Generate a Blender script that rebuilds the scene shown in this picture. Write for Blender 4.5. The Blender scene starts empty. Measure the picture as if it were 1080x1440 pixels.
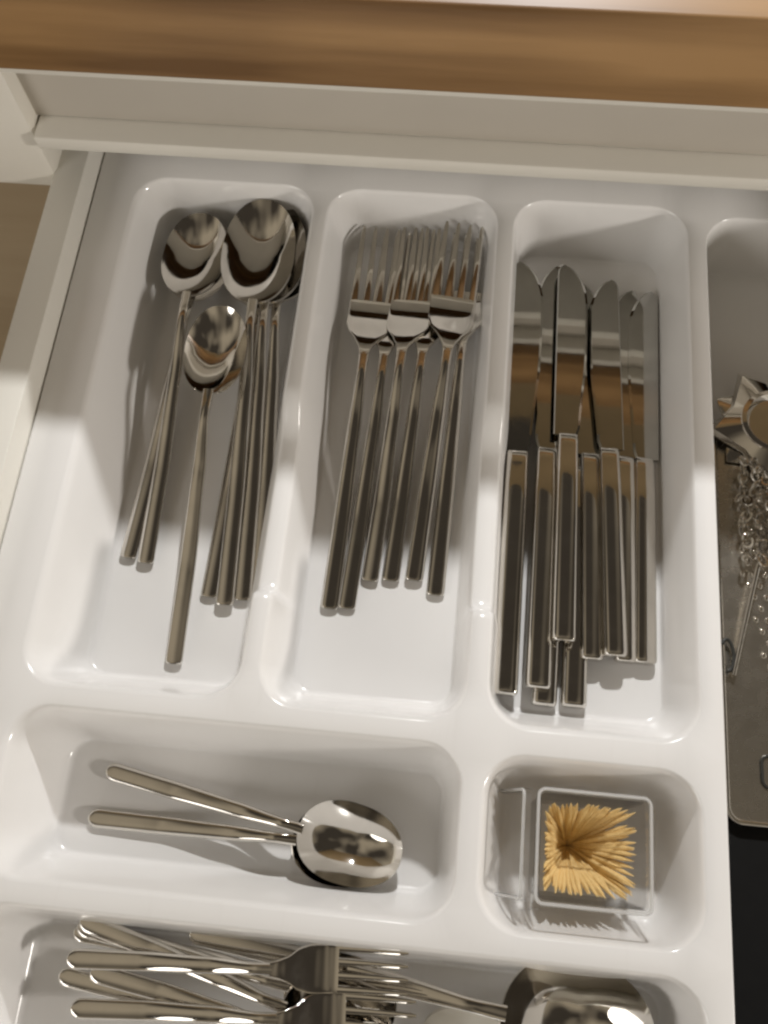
import bpy, bmesh, math, random
from mathutils import Vector, Matrix
random.seed(7)
scene = bpy.context.scene
COL = scene.collection
MM = 0.001

# ------------------------------------------------------------------ camera
cam_d = bpy.data.cameras.new("camera")
cam = bpy.data.objects.new("camera", cam_d)
COL.objects.link(cam)
cam_d.sensor_fit = 'VERTICAL'
cam_d.sensor_height = 36.0
cam_d.sensor_width = 27.0
cam_d.lens = 31.25
cam_d.clip_start = 0.01
cam_d.clip_end = 50
PITCH, ROLL, YAW = 1.2052054, -0.07678051, 0.16934903
Rm = Matrix.Rotation(YAW, 4, 'Z') @ Matrix.Rotation(math.pi / 2 - PITCH, 4, 'X') @ Matrix.Rotation(ROLL, 4, 'Z')
cam.matrix_world = Matrix.Translation((0.02774, -0.16225, 0.43)) @ Rm
scene.camera = cam

# ------------------------------------------------------------------ world (dim warm room light)
world = bpy.data.worlds.new("World")
scene.world = world
world.use_nodes = True
bg = world.node_tree.nodes['Background']
bg.inputs['Strength'].default_value = 1.0
wt_n = world.node_tree
w_co = wt_n.nodes.new('ShaderNodeTexCoord')
w_no = wt_n.nodes.new('ShaderNodeTexNoise')          # an uneven dim room: walls, ceiling, furniture out of focus
w_no.inputs['Scale'].default_value = 1.8
w_no.inputs['Detail'].default_value = 0.6
w_rp = wt_n.nodes.new('ShaderNodeValToRGB')
w_rp.color_ramp.elements[0].position = 0.40
w_rp.color_ramp.elements[0].color = (0.048, 0.040, 0.031, 1)
w_rp.color_ramp.elements[1].position = 0.62
w_rp.color_ramp.elements[1].color = (0.36, 0.305, 0.225, 1)
wt_n.links.new(w_co.outputs['Generated'], w_no.inputs['Vector'])
wt_n.links.new(w_no.outputs[0], w_rp.inputs[0])
wt_n.links.new(w_rp.outputs[0], bg.inputs['Color'])

# ------------------------------------------------------------------ lamps
def lamp(name, kind, loc, energy, color, size, target=None):
    d = bpy.data.lights.new(name, kind)
    d.energy = energy
    d.color = color
    if kind == 'AREA':
        d.shape = 'DISK'
        d.size = size
    else:
        d.shadow_soft_size = size
    o = bpy.data.objects.new(name, d)
    COL.objects.link(o)
    o.location = loc
    if target is not None:
        o.rotation_euler = (Vector(target) - Vector(loc)).to_track_quat('-Z', 'Y').to_euler()
    return o
key = lamp("worktop_lamp", 'SPOT', (0.10, 0.640, 0.660), 27.5, (1.0, 0.995, 0.985), 0.018, (0.0, 0.0, 0.0))
key.data.spot_size = math.radians(86)
key.data.spot_blend = 0.25
lamp("room_lamp", 'AREA', (1.15, -0.40, 0.44), 6.6, (1.0, 0.94, 0.875), 0.12, (0.0, 0.05, 0.0))
lamp("left_fill", 'AREA', (-0.85, -0.80, 0.46), 5.4, (1.0, 0.96, 0.91), 0.70, (0.0, 0.0, 0.0))  # added soft fill from the front left, not a lamp of the place

scene.view_settings.view_transform = 'Standard'
scene.view_settings.look = 'None'
scene.view_settings.exposure = 0.0
scene.view_settings.gamma = 1.0
scene.cycles.max_bounces = 10
scene.cycles.glossy_bounces = 6
scene.cycles.transmission_bounces = 10
scene.cycles.transparent_max_bounces = 16
scene.cycles.filter_width = 2.5

# ------------------------------------------------------------------ materials
def nt(name):
    m = bpy.data.materials.new(name)
    m.use_nodes = True
    t = m.node_tree
    b = t.nodes['Principled BSDF']
    return m, t, b
def ramp(t, fac, c0, c1, p0=0.3, p1=0.7):
    r = t.nodes.new('ShaderNodeValToRGB')
    r.color_ramp.elements[0].position = p0
    r.color_ramp.elements[0].color = (*c0, 1)
    r.color_ramp.elements[1].position = p1
    r.color_ramp.elements[1].color = (*c1, 1)
    t.links.new(fac, r.inputs[0])
    return r
def noise(t, scale, detail=4, stretch=(1, 1, 1)):
    co = t.nodes.new('ShaderNodeTexCoord')
    mp = t.nodes.new('ShaderNodeMapping')
    mp.inputs['Scale'].default_value = stretch
    n = t.nodes.new('ShaderNodeTexNoise')
    n.inputs['Scale'].default_value = scale
    n.inputs['Detail'].default_value = detail
    t.links.new(co.outputs['Object'], mp.inputs[0])
    t.links.new(mp.outputs[0], n.inputs['Vector'])
    return n.outputs[0]
def bump(t, b, h, strength, dist=0.001):
    bp = t.nodes.new('ShaderNodeBump')
    bp.inputs['Strength'].default_value = strength
    bp.inputs['Distance'].default_value = dist
    t.links.new(h, bp.inputs['Height'])
    t.links.new(bp.outputs[0], b.inputs['Normal'])

def mat_plastic():
    m, t, b = nt("white_plastic")
    r = ramp(t, noise(t, 9, 3), (0.80, 0.79, 0.775), (0.83, 0.82, 0.81))
    sc = ramp(t, noise(t, 30, 6, (5, 0.6, 1)), (1, 1, 1), (0.86, 0.85, 0.83), 0.63, 0.70)   # faint grey rub marks
    ml = t.nodes.new('ShaderNodeMixRGB')
    ml.blend_type = 'MULTIPLY'
    ml.inputs[0].default_value = 0.1
    t.links.new(r.outputs[0], ml.inputs[1])
    t.links.new(sc.outputs[0], ml.inputs[2])
    t.links.new(ml.outputs[0], b.inputs['Base Color'])
    r2 = ramp(t, noise(t, 60, 5), (0.13,) * 3, (0.24,) * 3)
    t.links.new(r2.outputs[0], b.inputs['Roughness'])
    bump(t, b, noise(t, 28, 2), 0.10, 0.0015)
    b.inputs['IOR'].default_value = 1.5
    return m
def mat_paint(name, c, rough=0.4):
    m, t, b = nt(name)
    r = ramp(t, noise(t, 14, 5), tuple(x * 0.95 for x in c), c)
    t.links.new(r.outputs[0], b.inputs['Base Color'])
    b.inputs['Roughness'].default_value = rough
    bump(t, b, noise(t, 220, 3), 0.08, 0.0004)
    return m
def mat_steel(name, c, r0, r1, stretch=(1, 1, 1)):
    m, t, b = nt(name)
    b.inputs['Metallic'].default_value = 1.0
    rc = ramp(t, noise(t, 70, 4, stretch), tuple(x * 0.90 for x in c), c)
    t.links.new(rc.outputs[0], b.inputs['Base Color'])
    r = ramp(t, noise(t, 130, 6, stretch), (r0,) * 3, (r1,) * 3)
    t.links.new(r.outputs[0], b.inputs['Roughness'])
    bump(t, b, noise(t, 45, 2, (1, 0.35, 1)), 0.06, 0.0012)
    return m
def mat_wood(name, c0, c1, rough=0.45):
    m, t, b = nt(name)
    n1 = noise(t, 48, 10, (0.07, 1, 1))
    n2 = noise(t, 7, 3, (0.5, 1, 1))
    mx = t.nodes.new('ShaderNodeMath')
    mx.operation = 'ADD'
    t.links.new(n1, mx.inputs[0])
    t.links.new(n2, mx.inputs[1])
    hf = t.nodes.new('ShaderNodeMath')
    hf.operation = 'MULTIPLY'
    hf.inputs[1].default_value = 0.5
    t.links.new(mx.outputs[0], hf.inputs[0])
    r = ramp(t, hf.outputs[0], c0, c1, 0.40, 0.60)
    t.links.new(r.outputs[0], b.inputs['Base Color'])
    b.inputs['Roughness'].default_value = rough
    bump(t, b, n1, 0.10, 0.0006)
    return m
def mat_clear():
    """thin clear plastic: mostly lets light through, mirrors more at a grazing angle"""
    m, t, b = nt("clear_plastic")
    out = t.nodes['Material Output']
    tr = t.nodes.new('ShaderNodeBsdfTransparent')
    tr.inputs[0].default_value = (0.955, 0.955, 0.95, 1)
    gl = t.nodes.new('ShaderNodeBsdfGlossy')
    gl.inputs['Roughness'].default_value = 0.05
    gl.inputs['Color'].default_value = (0.9, 0.9, 0.9, 1)
    fw = t.nodes.new('ShaderNodeLayerWeight')
    pw = t.nodes.new('ShaderNodeMath'); pw.operation = 'POWER'; pw.inputs[1].default_value = 3.5
    lw = t.nodes.new('ShaderNodeMath'); lw.operation = 'MULTIPLY_ADD'
    lw.inputs[1].default_value = 0.6; lw.inputs[2].default_value = 0.05
    t.links.new(fw.outputs['Facing'], pw.inputs[0])
    t.links.new(pw.outputs[0], lw.inputs[0])
    mx = t.nodes.new('ShaderNodeMixShader')
    ab = t.nodes.new('ShaderNodeMapRange')            # longer path through the sheet at a grazing angle
    ab.inputs['From Min'].default_value = 0.72
    ab.inputs['From Max'].default_value = 1.0
    ab.inputs['To Min'].default_value = 0.995
    ab.inputs['To Max'].default_value = 0.30
    t.links.new(fw.outputs['Facing'], ab.inputs['Value'])
    t.links.new(ab.outputs[0], tr.inputs[0])
    t.links.new(lw.outputs[0], mx.inputs[0])
    t.links.new(tr.outputs[0], mx.inputs[1])
    t.links.new(gl.outputs[0], mx.inputs[2])
    t.links.new(mx.outputs[0], out.inputs['Surface'])
    return m
def mat_edge():
    """the moulded edge of clear plastic: a milky white painted in for the light it gathers"""
    m, t, b = nt("clear_plastic_edge")
    out = t.nodes['Material Output']
    tr = t.nodes.new('ShaderNodeBsdfTransparent')
    tr.inputs[0].default_value = (0.93, 0.93, 0.93, 1)
    b.inputs['Base Color'].default_value = (0.78, 0.78, 0.77, 1)
    b.inputs['Roughness'].default_value = 0.12
    mx = t.nodes.new('ShaderNodeMixShader')
    mx.inputs[0].default_value = 0.5
    t.links.new(tr.outputs[0], mx.inputs[1])
    t.links.new(b.outputs[0], mx.inputs[2])
    t.links.new(mx.outputs[0], out.inputs['Surface'])
    return m
def mat_plain(name, c, rough):
    m, t, b = nt(name)
    r = ramp(t, noise(t, 120, 4), tuple(x * 0.8 for x in c), c)
    t.links.new(r.outputs[0], b.inputs['Base Color'])
    b.inputs['Roughness'].default_value = rough
    b.inputs['Specular IOR Level'].default_value = 0.25
    bump(t, b, noise(t, 400, 3), 0.1, 0.0003)
    return m
PLASTIC = mat_plastic()
PAINT = mat_paint("white_cabinet_paint", (0.76, 0.73, 0.66))
RECESS = mat_paint("recess_shade_grey", (0.50, 0.46, 0.40), 0.45)  # cabinet white greyed down, the shade under the worktop put into the colour
DRAWER = mat_paint("drawer_enamel", (0.76, 0.74, 0.68), 0.32)
STEEL = mat_steel("polished_steel", (0.72, 0.69, 0.64), 0.03, 0.10)
BLADE = mat_steel("mirror_blade_steel", (0.50, 0.49, 0.46), 0.03, 0.07)
GRATE = mat_steel("grater_steel", (0.70, 0.66, 0.59), 0.25, 0.29)
WOOD = mat_wood("oiled_beech", (0.155, 0.078, 0.026), (0.40, 0.235, 0.10))
FLOORW = mat_wood("floor_wood", (0.34, 0.26, 0.165), (0.39, 0.305, 0.20), 0.5)
CLEAR = mat_clear()
PICK = mat_wood("pick_wood", (0.68, 0.46, 0.17), (0.82, 0.62, 0.30), 0.6)
SATIN = mat_steel("satin_steel", (0.82, 0.80, 0.74), 0.42, 0.52)
EDGE = mat_edge()
BLACK = mat_plain("black_nylon", (0.008, 0.008, 0.008), 0.7)
DARK = mat_plain("interior_shade_dark", (0.05, 0.045, 0.04), 0.8)  # near black, the deep shade inside the white cabinet put into the colour
TINT = mat_plain("dark_wire", (0.06, 0.06, 0.055), 0.35)

# ------------------------------------------------------------------ helpers
def finish(name, bm, mat, parent=None, smooth=True, angle=35):
    me = bpy.data.meshes.new(name)
    bmesh.ops.recalc_face_normals(bm, faces=bm.faces[:])
    bm.to_mesh(me)
    bm.free()
    me.materials.append(mat)
    if smooth:
        for p in me.polygons:
            p.use_smooth = True
        me.set_sharp_from_angle(angle=math.radians(angle))
    o = bpy.data.objects.new(name, me)
    COL.objects.link(o)
    if parent:
        o.parent = parent
    return o
def tag(o, label=None, cat=None, group=None, kind=None):
    if label: o['label'] = label
    if cat: o['category'] = cat
    if group: o['group'] = group
    if kind: o['kind'] = kind
    return o
def empty(name, loc=(0, 0, 0)):
    o = bpy.data.objects.new(name, None)
    o.empty_display_size = 0.02
    COL.objects.link(o)
    o.location = loc
    return o
def box(bm, x0, x1, y0, y1, z0, z1, bev=0.0, seg=2):
    r = bmesh.ops.create_cube(bm, size=1.0)
    vs = r['verts']
    for v in vs:
        v.co = Vector(((x0 + x1) / 2 + v.co.x * (x1 - x0), (y0 + y1) / 2 + v.co.y * (y1 - y0), (z0 + z1) / 2 + v.co.z * (z1 - z0)))
    if bev:
        es = list({e for v in vs for e in v.link_edges})
        bmesh.ops.bevel(bm, geom=es, offset=bev, segments=seg, affect='EDGES', profile=0.5)
def boxobj(name, x0, x1, y0, y1, z0, z1, mat, parent=None, bev=0.0015, seg=2):
    bm = bmesh.new()
    box(bm, x0, x1, y0, y1, z0, z1, bev, seg)
    return finish(name, bm, mat, parent)
def section(w, t, n, expo):
    pts = []
    for i in range(n):
        a = 2 * math.pi * i / n
        c, s = math.cos(a), math.sin(a)
        pts.append((math.copysign(abs(c) ** (2 / expo), c) * w / 2, math.copysign(abs(s) ** (2 / expo), s) * t / 2))
    return pts
def loft(bm, stations, n=16, expo=4):
    """stations: (x, y, z, width, thickness) in mm, swept along local +Y."""
    rings = []
    for st in stations:
        x, y, z, w, t = st[:5]
        rings.append([bm.verts.new(((x + px) * MM, y * MM, (z + pz) * MM)) for px, pz in section(w, t, n, expo)])
    for a, b in zip(rings, rings[1:]):
        for i in range(n):
            bm.faces.new((a[i], a[(i + 1) % n], b[(i + 1) % n], b[i]))
    bm.faces.new(rings[0][::-1])
    bm.faces.new(rings[-1])
def tube(bm, pts, r, n=8, closed=False):
    P = [Vector(p) for p in pts]
    rings = []
    m = len(P)
    for i in range(m):
        if closed:
            d = P[(i + 1) % m] - P[i - 1]
        else:
            d = P[min(i + 1, m - 1)] - P[max(i - 1, 0)]
        d.normalize()
        up = Vector((0, 0, 1)) if abs(d.z) < 0.9 else Vector((1, 0, 0))
        u = d.cross(up).normalized()
        v = u.cross(d)
        rr = r[i] if isinstance(r, (list, tuple)) else r
        rings.append([bm.verts.new(P[i] + (u * math.cos(2 * math.pi * k / n) + v * math.sin(2 * math.pi * k / n)) * rr) for k in range(n)])
    prs = list(zip(rings, rings[1:])) + ([(rings[-1], rings[0])] if closed else [])
    for a, b in prs:
        for k in range(n):
            bm.faces.new((a[k], a[(k + 1) % n], b[(k + 1) % n], b[k]))
    if not closed:
        bm.faces.new(rings[0][::-1])
        bm.faces.new(rings[-1])
def lerp(a, b, t): return a + (b - a) * t
def smooth(t):
    t = max(0.0, min(1.0, t))
    return t * t * (3 - 2 * t)
def table(tab, y):
    """piecewise smooth interpolation through (y, a, b, ...) rows"""
    if y <= tab[0][0]: return tab[0][1:]
    for p, q in zip(tab, tab[1:]):
        if y <= q[0]:
            t = (y - p[0]) / (q[0] - p[0])
            t = smooth(t) * 0.5 + t * 0.5
            return tuple(lerp(a, b, t) for a, b in zip(p[1:], q[1:]))
    return tab[-1][1:]

# ------------------------------------------------------------------ setting: floor, cabinet, worktop
boxobj("floor", -1.6, 1.6, -1.6, 1.2, -0.70, -0.68, FLOORW, None, 0)['kind'] = 'structure'

WALLP = mat_paint("ochre_wall_paint", (0.52, 0.40, 0.24), 0.6)
boxobj("wall", -1.4, 1.4, 0.76, 0.80, -0.70, 1.60, WALLP, None, 0)['kind'] = 'structure'
wt = boxobj("worktop", -0.9, 0.9, 0.150, 0.75, 0.129, 0.173, WOOD, None, 0.002, 3)
tag(wt, "thick oiled wooden worktop overhanging the open drawer", "worktop")

cab = empty("kitchen_cabinet", (0, 0.162, -0.68))
tag(cab, "white kitchen cabinet carcass under the wooden worktop", "cabinet")
def cpart(name, x0, x1, y0, y1, z0, z1, mat, bev=0.0015):
    o = boxobj(name, x0, x1, y0 - 0.162, y1 - 0.162, z0 + 0.68, z1 + 0.68, mat, cab, bev)
    return o
cpart("trim_strip", -0.212, 0.88, 0.157, 0.180, 0.1205, 0.1275, PAINT, 0.001)
cpart("recess_panel", -0.212, 0.88, 0.166, 0.190, 0.0865, 0.1200, RECESS, 0.0005)
cpart("top_rail", -0.1895, 0.88, 0.152, 0.200, 0.078, 0.0860, PAINT, 0.0012)
cpart("stile", -0.30, -0.1905, 0.156, 0.192, 0.044, 0.1275, PAINT, 0.004)
cpart("lower_front", -0.60, -0.2000, 0.172, 0.190, -0.66, 0.036, FLOORW, 0.001)
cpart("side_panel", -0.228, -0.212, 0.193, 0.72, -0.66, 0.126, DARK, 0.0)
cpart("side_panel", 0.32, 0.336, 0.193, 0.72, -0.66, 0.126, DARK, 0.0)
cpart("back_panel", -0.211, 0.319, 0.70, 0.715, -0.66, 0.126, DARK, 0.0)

# ------------------------------------------------------------------ drawer
drw = empty("drawer", (0, 0, -0.008))
tag(drw, "white pulled out kitchen drawer holding the cutlery tray", "drawer")
def dpart(name, x0, x1, y0, y1, z0, z1, bev=0.0012):
    return boxobj(name, x0, x1, y0, y1, z0 + 0.008, z1 + 0.008, DRAWER, drw, bev)
dpart("side_panel", -0.1920, -0.1757, -0.33, 0.240, -0.030, 0.055, 0.0012)
dpart("side_panel", 0.2700, 0.2860, -0.33, 0.240, -0.030, 0.076, 0.0012)  # unseen side, raised above the left one to shade the right compartment
dpart("back_panel", -0.1755, 0.2698, 0.222, 0.236, -0.006, 0.055)
dpart("bottom_panel", -0.1755, 0.2698, -0.33, 0.221, -0.014, -0.004, 0)
dpart("runner", -0.2030, -0.1925, -0.33, 0.30, -0.030, -0.010, 0.001)

# ------------------------------------------------------------------ cutlery tray
ZR = 40.0
def rrect(x0, x1, y0, y1, r, step, ncor=9):
    """closed list of points round a rounded rectangle, counts fixed by the caller's steps"""
    nx, ny = step
    out = []
    def seg(a, b, n):
        for i in range(n):
            t = i / n
            out.append((lerp(a[0], b[0], t), lerp(a[1], b[1], t)))
    def arc(cx, cy, a0):
        for i in range(ncor):
            a = math.radians(a0 + 90 * i / ncor)
            out.append((cx + r * math.cos(a), cy + r * math.sin(a)))
    seg((x0 + r, y0), (x1 - r, y0), nx); arc(x1 - r, y0 + r, -90)
    seg((x1, y0 + r), (x1, y1 - r), ny); arc(x1 - r, y1 - r, 0)
    seg((x1 - r, y1), (x0 + r, y1), nx); arc(x0 + r, y1 - r, 90)
    seg((x0, y1 - r), (x0, y0 + r), ny); arc(x0 + r, y0 + r, 180)
    return out
# rim rectangle (x0,x1,y0,y1), floor insets (left,right,front,back)
COMPS = [
    ((-153.5, -51.5, -110, 172), (18, 12, 15, 7)),
    ((-46.0, 47.5, -110, 172), (11, 7, 15, 7)),
    ((55.0, 147.5, -110, 172), (9, 7, 16, 7)),
    ((156.0, 250.0, -262, 168), (7, 14, 14, 8)),
    ((-152.5, 48.0, -190, -117), (19, 8, 13, 11)),
    ((54.5, 147.5, -190, -119), (17, 10, 11, 10)),
    ((-152.0, 147.5, -285, -197), (20, 10, 13, 10)),
]
PROFILE = [(0.0, 0.0), (0.05, 0.25), (0.11, 0.9), (0.17, 2.2), (0.23, 4.2), (0.50, 20.0), (0.76, 33.2), (0.82, 36.2), (0.88, 38.2), (0.94, 39.4), (1.0, 39.9), (1.06, 40.0)]
def dip(x, y, z):
    w = 0.0
    for xd in (-48.7, 51.2):
        w = max(w, 1 - smooth((abs(x - xd) - 9) / 9))
    w *= smooth((y + 60) / 7) * (1 - smooth((y - 22) / 26))
    return z * (1 - 0.30 * w)
bm = bmesh.new()
rim_edges = []
RIMS = []
for (x0, x1, y0, y1), (il, ir, jf, jb) in COMPS:
    nx = max(6, int((x1 - x0) / 4)); ny = max(6, int((y1 - y0) / 3))
    rings = []
    for t, d in PROFILE:
        r = lerp(19, 9, min(t, 1)) if t <= 1 else 8
        pts = rrect(x0 + il * t, x1 - ir * t, y0 + jf * t, y1 - jb * t, r, (nx, ny))
        rings.append([bm.verts.new((px * MM, py * MM, dip(px, py, ZR - d) * MM)) for px, py in pts])
    n = len(rings[0])
    for a, b in zip(rings, rings[1:]):
        for i in range(n):
            bm.faces.new((a[i], a[(i + 1) % n], b[(i + 1) % n], b[i]))
    bm.faces.new(rings[-1])
    RIMS.append((rings[0], nx, ny))
skip = set()
for left, right in ((0, 1), (1, 2)):          # the two dipping dividers: a strip of matched quads
    L, nx, ny = RIMS[left]; R, mx, _ = RIMS[right]
    lv = [L[nx + 9 + i] for i in range(ny + 1)]                       # going back
    rv = [R[(mx + 9 + ny + 9 + mx + 9 + ny - i) % len(R)] for i in range(ny + 1)]
    mid = []
    for a, b in zip(lv, rv):
        c = (a.co + b.co) / 2
        mid.append(bm.verts.new(c + Vector((0, 0, 0.0006))))
    for i in range(ny):
        bm.faces.new((lv[i], mid[i], mid[i + 1], lv[i + 1]))
        bm.faces.new((mid[i], rv[i], rv[i + 1], mid[i + 1]))
        skip.add(frozenset((lv[i], lv[i + 1]))); skip.add(frozenset((rv[i], rv[i + 1])))
    for k in (0, ny):
        rim_edges += [bm.edges.get((lv[k], mid[k])), bm.edges.get((mid[k], rv[k]))]
for ring, _, _ in RIMS:
    for i in range(len(ring)):
        pr = (ring[i], ring[(i + 1) % len(ring)])
        if frozenset(pr) not in skip:
            rim_edges.append(bm.edges.get(pr))
outer = rrect(-174.0, 262, -296, 216, 10, (90, 110))
o0 = [bm.verts.new((px * MM, py * MM, ZR * MM)) for px, py in outer]
for i in range(len(o0)):
    rim_edges.append(bm.edges.new((o0[i], o0[(i + 1) % len(o0)])))
fill = bmesh.ops.triangle_fill(bm, edges=rim_edges, use_beauty=True, use_dissolve=False)
prev = o0
for (ex, dz) in ((0.6, 0.3), (1.1, 1.2), (1.3, 3), (1.5, 9)):
    pts = rrect(-174.0 - ex, 262 + ex, -296 - ex, 216 + ex, 10 + ex, (90, 110))
    cur = [bm.verts.new((px * MM, py * MM, (ZR - dz) * MM)) for px, py in pts]
    for i in range(len(cur)):
        bm.faces.new((prev[i], prev[(i + 1) % len(cur)], cur[(i + 1) % len(cur)], cur[i]))
    prev = cur
tray = finish("cutlery_tray", bm, PLASTIC, None, True, 60)
tag(tray, "white moulded plastic cutlery tray with rounded compartments", "cutlery tray")

# ------------------------------------------------------------------ spoons
CACHE = {}
def attach(parent, key, name, maker, mat, **kw):
    """first use builds the mesh, later uses share it"""
    if key in CACHE:
        o = bpy.data.objects.new(name, CACHE[key])
        COL.objects.link(o)
    else:
        bm = bmesh.new()
        maker(bm)
        o = finish(name, bm, mat, None, True, kw.get('angle', 40))
        CACHE[key] = o.data
    o.parent = parent
    return o
def place(root, tail, yaw, pitch=0.0, roll=0.0):
    root.location = Vector(tail) * MM
    root.rotation_mode = 'XYZ'
    root.rotation_euler = (Matrix.Rotation(math.radians(yaw), 3, 'Z') @ Matrix.Rotation(math.radians(pitch), 3, 'X') @ Matrix.Rotation(math.radians(roll), 3, 'Y')).to_euler()

def spoon_handle(L, bl, bw, wt_, round_end):
    def f(bm):
        Lh = L - bl + 2
        tab = [(0, 1.5, wt_, 2.2), (Lh * .35, 2.2, wt_ * .96, 2.4), (Lh * .7, 7.0, wt_ * .80, 2.8), (Lh * .90, 12.0, wt_ * .56, 3.2), (Lh, 11.0, wt_ * .62, 2.6)]
        st = []
        N = 44
        ends = [(0.0, .72), (0.35, .86), (0.9, .95), (1.8, 1.0)] if not round_end else [(0.0, .25), (.35, .5), (.9, .68), (1.8, .84), (3.0, .95), (4.2, 1.0)]
        ys = [(e[0], e[1]) for e in ends] + [(lerp(ends[-1][0], Lh, (i + 1) / N), 1.0) for i in range(N)]
        for y, k in ys:
            z, w, t = table(tab, y)
            st.append((0, y, z, w * k, t * (0.6 + 0.4 * k)))
        loft(bm, st, 20, 2.35)
    return f
def spoon_bowl(L, bl, bw, depth):
    def f(bm):
        y0 = L - bl
        NR, NA = 14, 56
        th = 1.3
        def outline(a):
            s = (1 - math.cos(a)) / 2
            hw = bw / 2 * abs(math.sin(a)) ** 0.92 * (1.06 - 0.16 * s if s < .5 else 0.98 + 0.04 * (s - .5))
            hw = max(hw, 0)
            return (math.copysign(hw, math.sin(a)), y0 + bl * s)
        cy = y0 + bl * 0.52
        def zrim(y):
            s = (y - y0) / bl
            return 11.5 - 3.0 * smooth(s * 1.2) + 1.2 * max(0, s - .6)
        def ring(r, low):
            vs = []
            for k in range(NA):
                a = 2 * math.pi * k / NA
                ox, oy = outline(a)
                x, y = ox * r, cy + (oy - cy) * r
                dz = depth * max(0.0, 1 - r * r) ** 0.99
                z = zrim(oy) * r + zrim(cy) * (1 - r) - dz - (th if low else 0)
                vs.append(bm.verts.new((x * MM, y * MM, z * MM)))
            return vs
        top = [ring(i / NR, False) for i in range(1, NR + 1)]
        bot = [ring(i / NR * (1.0 if i < NR else 1.012), True) for i in range(1, NR + 1)]
        for rings in (top, bot):
            for a, b in zip(rings, rings[1:]):
                for k in range(NA):
                    bm.faces.new((a[k], a[(k + 1) % NA], b[(k + 1) % NA], b[k]))
            bm.faces.new(rings[0])
        for k in range(NA):
            bm.faces.new((top[-1][k], top[-1][(k + 1) % NA], bot[-1][(k + 1) % NA], bot[-1][k]))
    return f
SPOONS = {  # length, bowl length, bowl width, depth, handle width, rounded handle end
    'serving': (228, 66, 41, 11.0, 9.0, False),
    'table': (202, 54, 36, 9.0, 8.6, False),
    'dessert': (187, 50, 33, 8.5, 8.6, False),
    'tea': (143, 47, 35, 10.5, 8.2, True),
    'ladle': (198, 62, 54, 17, 10, True),
}
def spoon(kind, label, group, tail, yaw, pitch=0.0, roll=0.0, name="spoon", cat="spoon"):
    L, bl, bw, dp, hw, rd = SPOONS[kind]
    r = empty(name)
    tag(r, label, cat, group)
    attach(r, kind + 'h', "handle", spoon_handle(L, bl, bw, hw, rd), STEEL)
    attach(r, kind + 'b', "bowl", spoon_bowl(L, bl, bw, dp), STEEL, angle=60)
    place(r, tail, yaw, pitch, roll)
    return r
G1 = "spoons in the left compartment"
spoon('table', "spoon at the back of the left pair, its bowl mostly covered", G1, (-127.6, -37.1, 1.0), -3.6, 1.2)
spoon('table', "spoon with the bowl nearest the back left corner of the tray", G1, (-117.8, -39.3, 1.6), 0.1, 4.0)
spoon('serving', "large spoon with the leftmost handle of the right hand pile", G1, (-82.6, -53.8, .8), -1.2, 1.2)
spoon('serving', "large spoon with the rightmost handle, lowest in the pile", G1, (-58.0, -50.0, .8), 4.0, 2.4)
spoon('serving', "large spoon in the middle of the right hand pile", G1, (-65.6, -54.0, 1.2), 3.3, 3.6)
spoon('serving', "large spoon on top of the right hand pile with an open bowl", G1, (-73.8, -57.5, 2.6), 2.3, 4.8)
spoon('dessert', "smaller spoon lying on top of both spoon piles, handle reaching forward", G1, (-94.3, -88.5, 1.0), 0.0, 7.2)

# ------------------------------------------------------------------ forks
def fork_handle(L, hl, wt_, round_end):
    def f(bm):
        Lh = L - hl + 1.0
        tab = [(0, 1.5, wt_, 2.2), (Lh * .35, 2.2, wt_ * .96, 2.5), (Lh * .7, 7.5, wt_ * .82, 2.9), (Lh * .92, 13.0, wt_ * .58, 3.3), (Lh, 13.2, wt_ * .62, 2.8)]
        ends = [(0.0, .72), (0.35, .86), (0.9, .95), (1.8, 1.0)] if not round_end else [(0.0, .25), (.35, .5), (.9, .68), (1.8, .84), (3.0, .95), (4.2, 1.0)]
        N = 44
        ys = ends + [(lerp(ends[-1][0], Lh, (i + 1) / N), 1.0) for i in range(N)]
        st = []
        for y, k in ys:
            z, w, t = table(tab, y)
            st.append((0, y, z, w * k, t * (0.6 + 0.4 * k)))
        loft(bm, st, 20, 2.35)
    return f
def fork_z(u, hl=82.0):
    """height along the fork's head, u = 0 neck .. 1 tine tip"""
    if u < 0.48:
        t = u / 0.48
        return 13.2 * (2 * t ** 3 - 3 * t * t + 1) - 2.0 * (t ** 3 - 2 * t * t + t) + 3.0 * (3 * t * t - 2 * t ** 3) + 5.6 * (t ** 3 - t * t)
    d = (u - 0.48) * hl
    return 3.0 + d * 0.165 + d * d * 0.0012
def fork_head(L, hl, hw):
    def f(bm):
        y0 = L - hl
        st = []
        N = 20
        for i in range(N + 1):
            u = 0.48 * i / N
            w = table([(0, 5.2), (.05, 6.6), (.12, hw * .50), (.21, hw * .88), (.28, hw), (.48, hw * 1.01)], u)[0]
            st.append((0, y0 + hl * u, fork_z(u), w, lerp(2.8, 1.7, smooth(u / .3))))
        loft(bm, st, 24, 7)
    return f
def fork_tine(L, hl, hw, k):
    def f(bm):
        y0 = L - hl
        tw = hw * 0.165
        x0 = (k - 1.5) * (hw - tw) / 3
        st = []
        for i in range(15):
            u = lerp(0.475, 1.0, i / 14)
            s = i / 14
            w = tw * (1 - 0.42 * s) * (1.0 if i < 14 else .55)
            st.append((x0 * (1 - 0.05 * s), y0 + hl * u, fork_z(u), w, lerp(1.7, 1.2, s) * (1 if i < 14 else .6)))
        loft(bm, st, 10, 3.4)
    return f
FORKS = {  # length, head length, head width, handle width, rounded end
    'dinner': (219, 82, 25.0, 9.0, False),
    'fork': (203, 80, 25.0, 9.0, False),
    'pastry': (145, 56, 18.5, 8.0, True),
}
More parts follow.
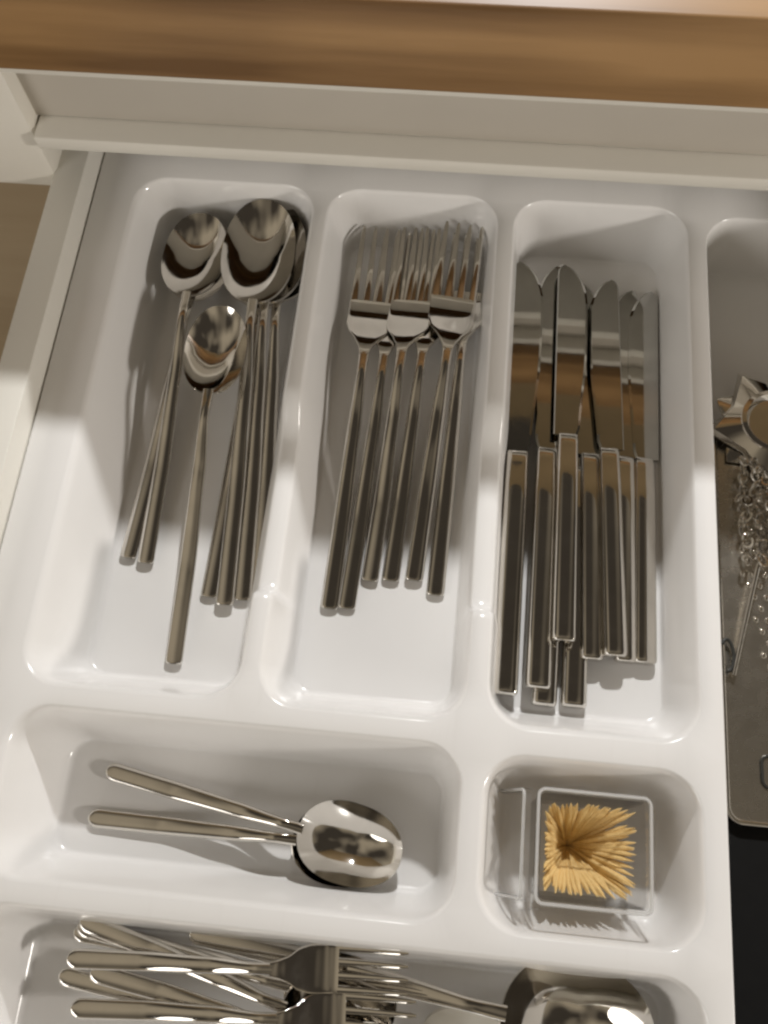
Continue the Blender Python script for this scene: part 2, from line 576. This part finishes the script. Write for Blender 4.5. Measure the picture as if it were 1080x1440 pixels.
def fork(kind, label, group, tail, yaw, pitch=0.0, roll=0.0):
    L, hl, hw, wt_, rd = FORKS[kind]
    r = empty("fork")
    tag(r, label, "fork", group)
    attach(r, kind + 'fh', "handle", fork_handle(L, hl, wt_, rd), STEEL)
    attach(r, kind + 'fd', "head", fork_head(L, hl, hw), STEEL, angle=50)
    for k in range(4):
        attach(r, kind + 'ft%d' % k, "tine", fork_tine(L, hl, hw, k), STEEL, angle=50)
    place(r, tail, yaw, pitch, roll)
    return r
G2 = "forks in the middle compartment"
fork('dinner', "fork below the leftmost one, second handle from the left", G2, (-13.5, -53.5, .6), -2.4, 0.4)
fork('dinner', "fork at the right edge of the pile, partly under another head", G2, (29.8, -42.7, .6), -1.4, 0.6)
fork('fork', "fork under the middle heads, fourth handle from the left", G2, (6.9, -37.3, .8), -2.6, 1.4)
fork('dinner', "leftmost fork of the pile with its handle reaching furthest forward", G2, (-22.0, -54.3, .8), -1.2, 1.2, 3)
fork('fork', "fork with the middle head, third handle from the left", G2, (-3.4, -38.3, 1.0), -3.0, 2.0, -6)
fork('fork', "fork on top at the right with four tines in full view", G2, (18.5, -36.2, 1.4), -2.9, 2.9, 5)

# ------------------------------------------------------------------ knives
def knife_handle(L, hl, w, t):
    def f(bm):
        st = []
        for y, k in ((0, .80), (.4, .90), (1.2, .97), (2.4, 1.0)):
            st.append((0, y, t / 2, w * k, t * k))
        N = 40
        for i in range(1, N + 1):
            y = lerp(2.4, hl - 4, i / N)
            s = i / N
            q = smooth((s - .80) / .20)                # swells down to the blade
            st.append((0, y, t / 2, w * (1 - .06 * s - .06 * q), t * (1 - 0.04 * s - .22 * q)))
        for y, k, kt in ((hl - 2.6, .87, .66), (hl - 1.0, .86, .45), (hl, .85, .25)):
            st.append((0, y, t / 2, w * k, t * kt))
        loft(bm, st, 24, 3.1)
    return f
def knife_blade(L, hl, w, t, flip=1):
    def f(bm):
        y0 = hl - 0.6
        bl = L - y0
        prof = []
        N = 30
        for i in range(N + 1):
            u = i / N
            u = 1 - (1 - u) ** 1.4
            left = -w * .46
            right = w * (.36 + .18 * smooth(u / .5))
            if u < .05:
                right = lerp(w * .28, right, smooth(u / .05))
            if u > .76:                       # edge sweeps round to a tip near the back of the blade
                s = (u - .76) / .24
                right = lerp(right, -w * .22, 1 - max(0, 1 - s ** 1.9) ** .62)
            if u > .94:
                s = (u - .94) / .06
                left = lerp(left, -w * .24, 1 - math.sqrt(max(0, 1 - s * s)))
            prof.append((left, max(right, left + .25), y0 + bl * u))
        rings = []
        zc = t / 2
        for l, r, y in prof:
            ww = r - l
            b = min(1.2, ww * .3)
            pts = [(l, zc - .35), (l, zc + .35), (l + b * .4, zc + .75), (r - b, zc + .62), (r, zc + .12), (r, zc - .12), (r - b, zc - .62), (l + b * .4, zc - .75)]
            rings.append([bm.verts.new((px * flip * MM, y * MM, pz * MM)) for px, pz in pts])
        for a, b in zip(rings, rings[1:]):
            for i in range(8):
                bm.faces.new((a[i], a[(i + 1) % 8], b[(i + 1) % 8], b[i]))
        bm.faces.new(rings[0][::-1]); bm.faces.new(rings[-1])
    return f
KNIVES = {'long': (238, 124, 17.6, 12.4, 7.4), 'short': (211, 108, 16.4, 11.4, 7.2), 'butter': (150, 70, 17, 9.5, 6)}
def knife(kind, label, group, tail, yaw, pitch=0.0, roll=0.0, name="knife", flip=1, steel=None):
    L, hl, bw, hw, t = KNIVES[kind]
    r = empty(name)
    tag(r, label, "knife", group)
    attach(r, kind + 'kh', "handle", knife_handle(L, hl, hw, t), STEEL)
    attach(r, kind + 'kb%d' % flip, "blade", knife_blade(L, hl, bw, t, flip), steel or BLADE, angle=14)
    place(r, tail, yaw, pitch, roll)
    return r
G3 = "knives in the right hand compartment"
knife('long', "lowest knife whose handle end shows under the second handle", G3, (84.6, -92.4, 0.2), -1.3)
knife('long', "lowest knife whose handle end shows under the short top handle", G3, (98.6, -91.8, 0.2), -0.6)
knife('short', "rightmost knife with a narrow visible blade", G3, (131.6, -67.9, 0.2), -0.3, 0, 5, flip=-1)
knife('short', "knife half hidden beside the rightmost knife", G3, (122.6, -68.0, 0.2), 0.2, 0, 5, flip=-1)
knife('short', "knife with a slim handle in the centre of the row", G3, (106.0, -69.0, 3.0), 1.2, 0, 4)
knife('long', "second knife from the left with its tip poking past its neighbour", G3, (80.6, -85.5, 6.2), -0.2, 0.3, 4, flip=-1)
knife('short', "wide bladed knife lying over the right hand knives", G3, (116.6, -67.1, 6.4), 2.0, .3, 1, flip=-1)
knife('long', "leftmost knife of the row with a long broad blade", G3, (65.6, -89.9, 6.5), -0.2, 1.6, -2)
knife('short', "topmost knife with the handle ending highest in the row", G3, (91.6, -63.2, 11.2), 0.3, .5, 0)

# ------------------------------------------------------------------ teaspoons in the wide compartment
G4 = "teaspoons in the wide compartment"
spoon('tea', "teaspoon lying straight along the compartment under the other one", G4, (-120.6, -162.1, .6), -90.2, 0.2)
spoon('tea', "teaspoon lying at a slant with its bowl on the other teaspoon", G4, (-116.5, -140.6, 1.0), -100.2, 0.9)

# ------------------------------------------------------------------ clear box of toothpicks
bx = empty("toothpick_box", (0.1020, -0.1545, 0.0005))
tag(bx, "clear square plastic box standing open in the small compartment", "box")
def box_body(bm):
    W, D, Hh, T = 22.6, 21.6, 41.5, 1.7
    def loop(w, d, z, r):
        return [bm.verts.new((x * MM, y * MM, z * MM)) for x, y in rrect(-w, w, -d, d, r, (4, 4), 4)]
    seq = [loop(W - 2.0, D - 2.0, 0, 2), loop(W - 1.6, D - 1.6, 0.4, 2.2), loop(W - .9, D - .9, Hh - 4, 2.6), loop(W + .9, D + .9, Hh - 3.4, 3.4), loop(W + .9, D + .9, Hh, 3.4),
           loop(W - .9, D - .9, Hh, 2.2), loop(W - .9 - T * .2, D - .9 - T * .2, Hh - 4, 2.0), loop(W - 1.6 - T, D - 1.6 - T, 1.8, 1.6)]
    n = len(seq[0])
    for a, b in zip(seq, seq[1:]):
        for i in range(n):
            bm.faces.new((a[i], a[(i + 1) % n], b[(i + 1) % n], b[i]))
    bm.faces.new(seq[0][::-1]); bm.faces.new(seq[-1])
b_ = bmesh.new(); box_body(b_)
finish("body", b_, CLEAR, bx, True, 30)
b_ = bmesh.new()
tube(b_, [(x * MM, y * MM, 41.6 * MM) for x, y in rrect(-23.0, 23.0, -22.0, 22.0, 3.0, (6, 6), 5)], 0.00075, 6, True)
finish("rim", b_, EDGE, bx, True, 60)
def box_lid(bm):
    def loop(w0, w1, d, z, r):
        return [bm.verts.new((x * MM, y * MM, z * MM)) for x, y in rrect(w0, w1, -d, d, r, (4, 4), 4)]
    seq = [loop(0, 43, 21.8, 0, 2.5), loop(0, 43, 21.8, 4.6, 2.5), loop(1.3, 41.7, 20.5, 4.6, 1.8), loop(1.3, 41.7, 20.5, 1.3, 1.6)]
    n = len(seq[0])
    for a, b in zip(seq, seq[1:]):
        for i in range(n):
            bm.faces.new((a[i], a[(i + 1) % n], b[(i + 1) % n], b[i]))
    bm.faces.new(seq[0][::-1]); bm.faces.new(seq[-1])
b_ = bmesh.new(); box_lid(b_)
lid = finish("lid", b_, CLEAR, bx, True, 30)
lid.location = (-0.0240, 0, 0.0375)
lid.rotation_euler = Matrix(((-math.cos(math.radians(72)), 0, -math.sin(math.radians(72))), (0, 1, 0), (-math.sin(math.radians(72)), 0, math.cos(math.radians(72))))).to_euler()

b_ = bmesh.new()
tube(b_, [(x * MM, y * MM, 4.7 * MM) for x, y in rrect(.6, 42.4, -21.2, 21.2, 2.2, (6, 6), 5)], 0.0007, 6, True)
finish("lid_edge", b_, EDGE, lid, True, 60)
def pick(bm):
    L = 1.0
    tube(bm, [(0, 0, 0), (0, 0, .03), (0, 0, .14), (0, 0, .84), (0, 0, .95), (0, 0, 1.0)], [.00008, .0004, .00095, .00095, .0004, .00010], 6)
b_ = bmesh.new(); pick(b_)
p0 = finish("toothpick", b_, PICK, None, True, 60)
rng = random.Random(11)
picks = 0
spots = []
while picks < 300:
    # tops rest against the four walls in layers, feet gather below an open hollow off the middle
    ang = rng.uniform(0, 2 * math.pi)
    m = 18.9 - 8.5 * rng.random() ** 1.8
    k = 1 / max(abs(math.cos(ang)), abs(math.sin(ang)))
    tx, ty = m * k * math.cos(ang), m * .96 * k * math.sin(ang)
    tx, ty = tx - 4.5 * (1 - m / 18.9), ty + 1.5 * (1 - m / 18.9)
    a2 = ang + rng.gauss(0, .35)
    rb = rng.uniform(0.0, 4.5)
    bx_, by_ = -5 + rb * math.cos(a2), 1.5 + rb * math.sin(a2)
    tz = 33.5 - (18.9 - m) * 1.9 + rng.uniform(-2.5, 1.5)
    top = Vector((102.0 + tx, -154.5 + ty, tz)); bot = Vector((102.0 + bx_, -154.5 + by_, 2.6 + rng.uniform(0, 3.0)))
    o = p0 if picks == 0 else p0.copy()
    if picks: COL.objects.link(o)
    d = top - bot
    o.location = bot * MM
    o.rotation_euler = d.to_track_quat('Z', 'Y').to_euler()
    o.scale = (1, 1, d.length * MM)
    tag(o, "pale wooden toothpick standing in the clear plastic box", "toothpick", "toothpicks in the clear box")
    picks += 1

# ------------------------------------------------------------------ front compartment
G5 = "cutlery in the front compartment"
fork('pastry', "small fork at the bottom of the front pile, handle end just under the rim", G5, (-116.7, -209.6, .8), -93.5, 0.3)
fork('pastry', "small fork under the straight ones, wide slanting handle at the left", G5, (-118.4, -226.6, 3.5), -96.0, 1.0)
spoon('tea', "teaspoon slanting away from the back left corner of the front compartment", G5, (-112.7, -204.0, 7.0), -103.5, 0.6)
spoon('ladle', "large serving spoon with a big round bowl by the front compartment's right end", G5, (-64.8, -204.0, 4.0), -96.6, 1.8, 0, "serving_spoon", "serving spoon")
fork('pastry', "small fork lying straight on top of the pile, nearest the rim", G5, (-113.1, -218.7, 13.0), -85.8, 1.8)
fork('pastry', "small fork lying on top of the pile, nearest the photo's lower edge", G5, (-108.4, -237.4, 9.5), -85.4, 1.6)
knife('butter', "pale spreading knife pointing left beside the serving spoon's bowl", G5, (183.0, -259.0, 34.0), 76.5, -13, -8, "butter_knife", 1, SATIN)

fork('pastry', "small fork between the two straight ones, crossing below them to the right", G5, (-104.0, -223.5, 6.5), -97.5, 0.8)
spoon('tea', "teaspoon under the slanting one at the back left corner, its handle end showing", G5, (-114.5, -206.8, 3.5), -97.5, 0.3)
# ------------------------------------------------------------------ right hand compartment
gr = empty("grater", (0.200, -0.045, 0.0))
tag(gr, "flat steel grater with a rounded end in the right hand compartment", "grater")
def plate_outline(x0, x1, y0, y1, r, n=12):
    out = []
    for cx, cy, a0 in ((x1 - r, y0 + r, -90), (x1 - r, y1 - r, 0), (x0 + r, y1 - r, 90), (x0 + r, y0 + r, 180)):
        for i in range(n + 1):
            a = math.radians(a0 + 90 * i / n)
            out.append((cx + r * math.cos(a), cy + r * math.sin(a)))
    return out
def plate(bm, pts, z0, z1, arch=0.0, xm=0.0, w=1.0):
    lo = [bm.verts.new((x * MM, y * MM, (z0 + arch * (1 - ((x - xm) / w) ** 2)) * MM)) for x, y in pts]
    hi = [bm.verts.new((x * MM, y * MM, (z1 + arch * (1 - ((x - xm) / w) ** 2)) * MM)) for x, y in pts]
    n = len(pts)
    for i in range(n):
        bm.faces.new((lo[i], lo[(i + 1) % n], hi[(i + 1) % n], hi[i]))
    bm.faces.new(lo[::-1]); bm.faces.new(hi)
b_ = bmesh.new()
plate(b_, plate_outline(-34.5, 40, -91, 105, 6), 13.6, 14.8)
finish("plate", b_, GRATE, gr, True, 30)
b_ = bmesh.new()
tube(b_, [(x * MM, y * MM, 14.4 * MM) for x, y in plate_outline(-34.9, 40.4, -91.4, 105.4, 6.4)], 0.0013, 8, True)
finish("rolled_edge", b_, STEEL, gr, True, 60)
b_ = bmesh.new()
for j in range(16):
    for i in range(11):
        x = -24 + i * 5.4 + (2.7 if j % 2 else 0); y = -22 + j * 5.6
        if x + 34 < 8 + max(0, (10 - j)) * 1.0 : continue
        m = Matrix.Translation((x * MM, y * MM, 14.7 * MM)) @ Matrix.Diagonal((1, 1.25, .75, 1))
        bmesh.ops.create_uvsphere(b_, u_segments=8, v_segments=6, radius=0.0014, matrix=m)
tag(finish("teeth", b_, STEEL, gr, True, 60), kind="stuff")
b_ = bmesh.new()
tube(b_, [(x * MM, y * MM, 15.2 * MM) for x, y in plate_outline(-19.5, -11, -76, -62, 3.4, 5)], 0.0008, 6, True)
finish("hanging_slot", b_, TINT, gr, True, 60)

ti = empty("star_headed_tool", (0.1925, 0.0560, 0.016))
tag(ti, "steel kitchen tool with a pointed star head lying across the grater", "kitchen tool")
def star(bm, R, r, n, rot, zt, zb, hole, zh):
    o, q = [], []
    N = n * 2
    outer = []
    for i in range(N):
        a = math.radians(rot) + math.pi * i / n
        rr = R if i % 2 == 0 else r
        outer.append((rr * math.cos(a), rr * math.sin(a)))
    pts = []
    for i in range(N):                          # four steps along each side of the star
        a, b = outer[i], outer[(i + 1) % N]
        for k in range(4):
            pts.append((lerp(a[0], b[0], k / 4), lerp(a[1], b[1], k / 4)))
    M = len(pts)
    loops = []
    for f, z in ((1.0, zb), (1.0, zb + .8), (.82, lerp(zb, zt, .55)), (0.0, zt), (0.0, zt + 1.4), (-0.25, zt + 1.8), (-.4, zt + .4), (-.5, zh)):
        lp = []
        for i, (x, y) in enumerate(pts):
            d = math.hypot(x, y)
            if f > 0:
                t = f
                cx, cy = x / d * (hole + 3), y / d * (hole + 3)
                lp.append(bm.verts.new((lerp(cx, x, t) * MM, lerp(cy, y, t) * MM, z * MM)))
            else:
                rr = hole + 3 + f * 9
                lp.append(bm.verts.new((x / d * rr * MM, y / d * rr * MM, z * MM)))
        loops.append(lp)
    for a, b in zip(loops, loops[1:]):
        for i in range(M):
            bm.faces.new((a[i], a[(i + 1) % M], b[(i + 1) % M], b[i]))
    bm.faces.new(loops[0][::-1]); bm.faces.new(loops[-1])
b_ = bmesh.new(); star(b_, 33, 22, 5, 118, 8.5, 3.0, 14, 7.6)
finish("star_head", b_, STEEL, ti, True, 30)
b_ = bmesh.new(); star(b_, 30, 22, 5, 150, 2.4, 0.0, 13, 1.2)
finish("under_disc", b_, STEEL, ti, True, 30)
b_ = bmesh.new()
tube(b_, [(-0.0105, -0.0725, .006), (-0.0165, -0.098, .004), (-0.0235, -0.1285, .0015)], 0.0011, 8)
finish("rod", b_, STEEL, ti, True, 60)
hk = []
for i in range(15):
    a = math.radians(-100 + 235 * i / 14)
    hk.append((-0.0262 + 0.0030 * math.cos(a), -0.1195 + 0.0075 * math.sin(a), 0.002))
b_ = bmesh.new(); tube(b_, hk, 0.0009, 8)
finish("hook", b_, TINT, ti, True, 60)

ch = empty("chain", (0.1790, 0.0300, 0.0185))
tag(ch, "short heap of fine steel chain below the star shaped tool head", "chain")
b_ = bmesh.new()
tube(b_, [(0.0032 * math.cos(2 * math.pi * i / 10), 0.0021 * math.sin(2 * math.pi * i / 10), 0) for i in range(12)], 0.00078, 6, True)
link0 = finish("link", b_, STEEL, ch, True, 60)
rg = random.Random(5)
for row in range(5):
    x, y = -0.003 + row * 0.0062, 0.004 - row * .001
    for k in range(15 - row // 2):
        o = link0 if row == 0 and k == 0 else link0.copy()
        if o is not link0:
            COL.objects.link(o); o.parent = ch
        o.location = (x + rg.uniform(-.0012, .0012), y, 0.001 + rg.uniform(0, .004))
        o.rotation_euler = (math.radians(90 * (k % 2) + rg.uniform(-30, 30)), rg.uniform(-.5, .5), math.radians(80 + rg.uniform(-40, 40)))
        y -= 0.0036

sp = empty("spatula", (0.205, -0.20, 0.0))
tag(sp, "black nylon spatula blade at the front of the right hand compartment", "spatula")
b_ = bmesh.new()
plate(b_, plate_outline(-41, 38, -46, 82, 4), 8.0, 10.6)
finish("blade", b_, BLACK, sp, True, 30)
b_ = bmesh.new()
loft(b_, [(0, -40, 9, 14, 5), (0, -46, 10, 13, 6), (0, -58, 12, 12, 7), (0, -60, 12, 9, 5)], 14, 4)
finish("handle", b_, BLACK, sp, True, 40)
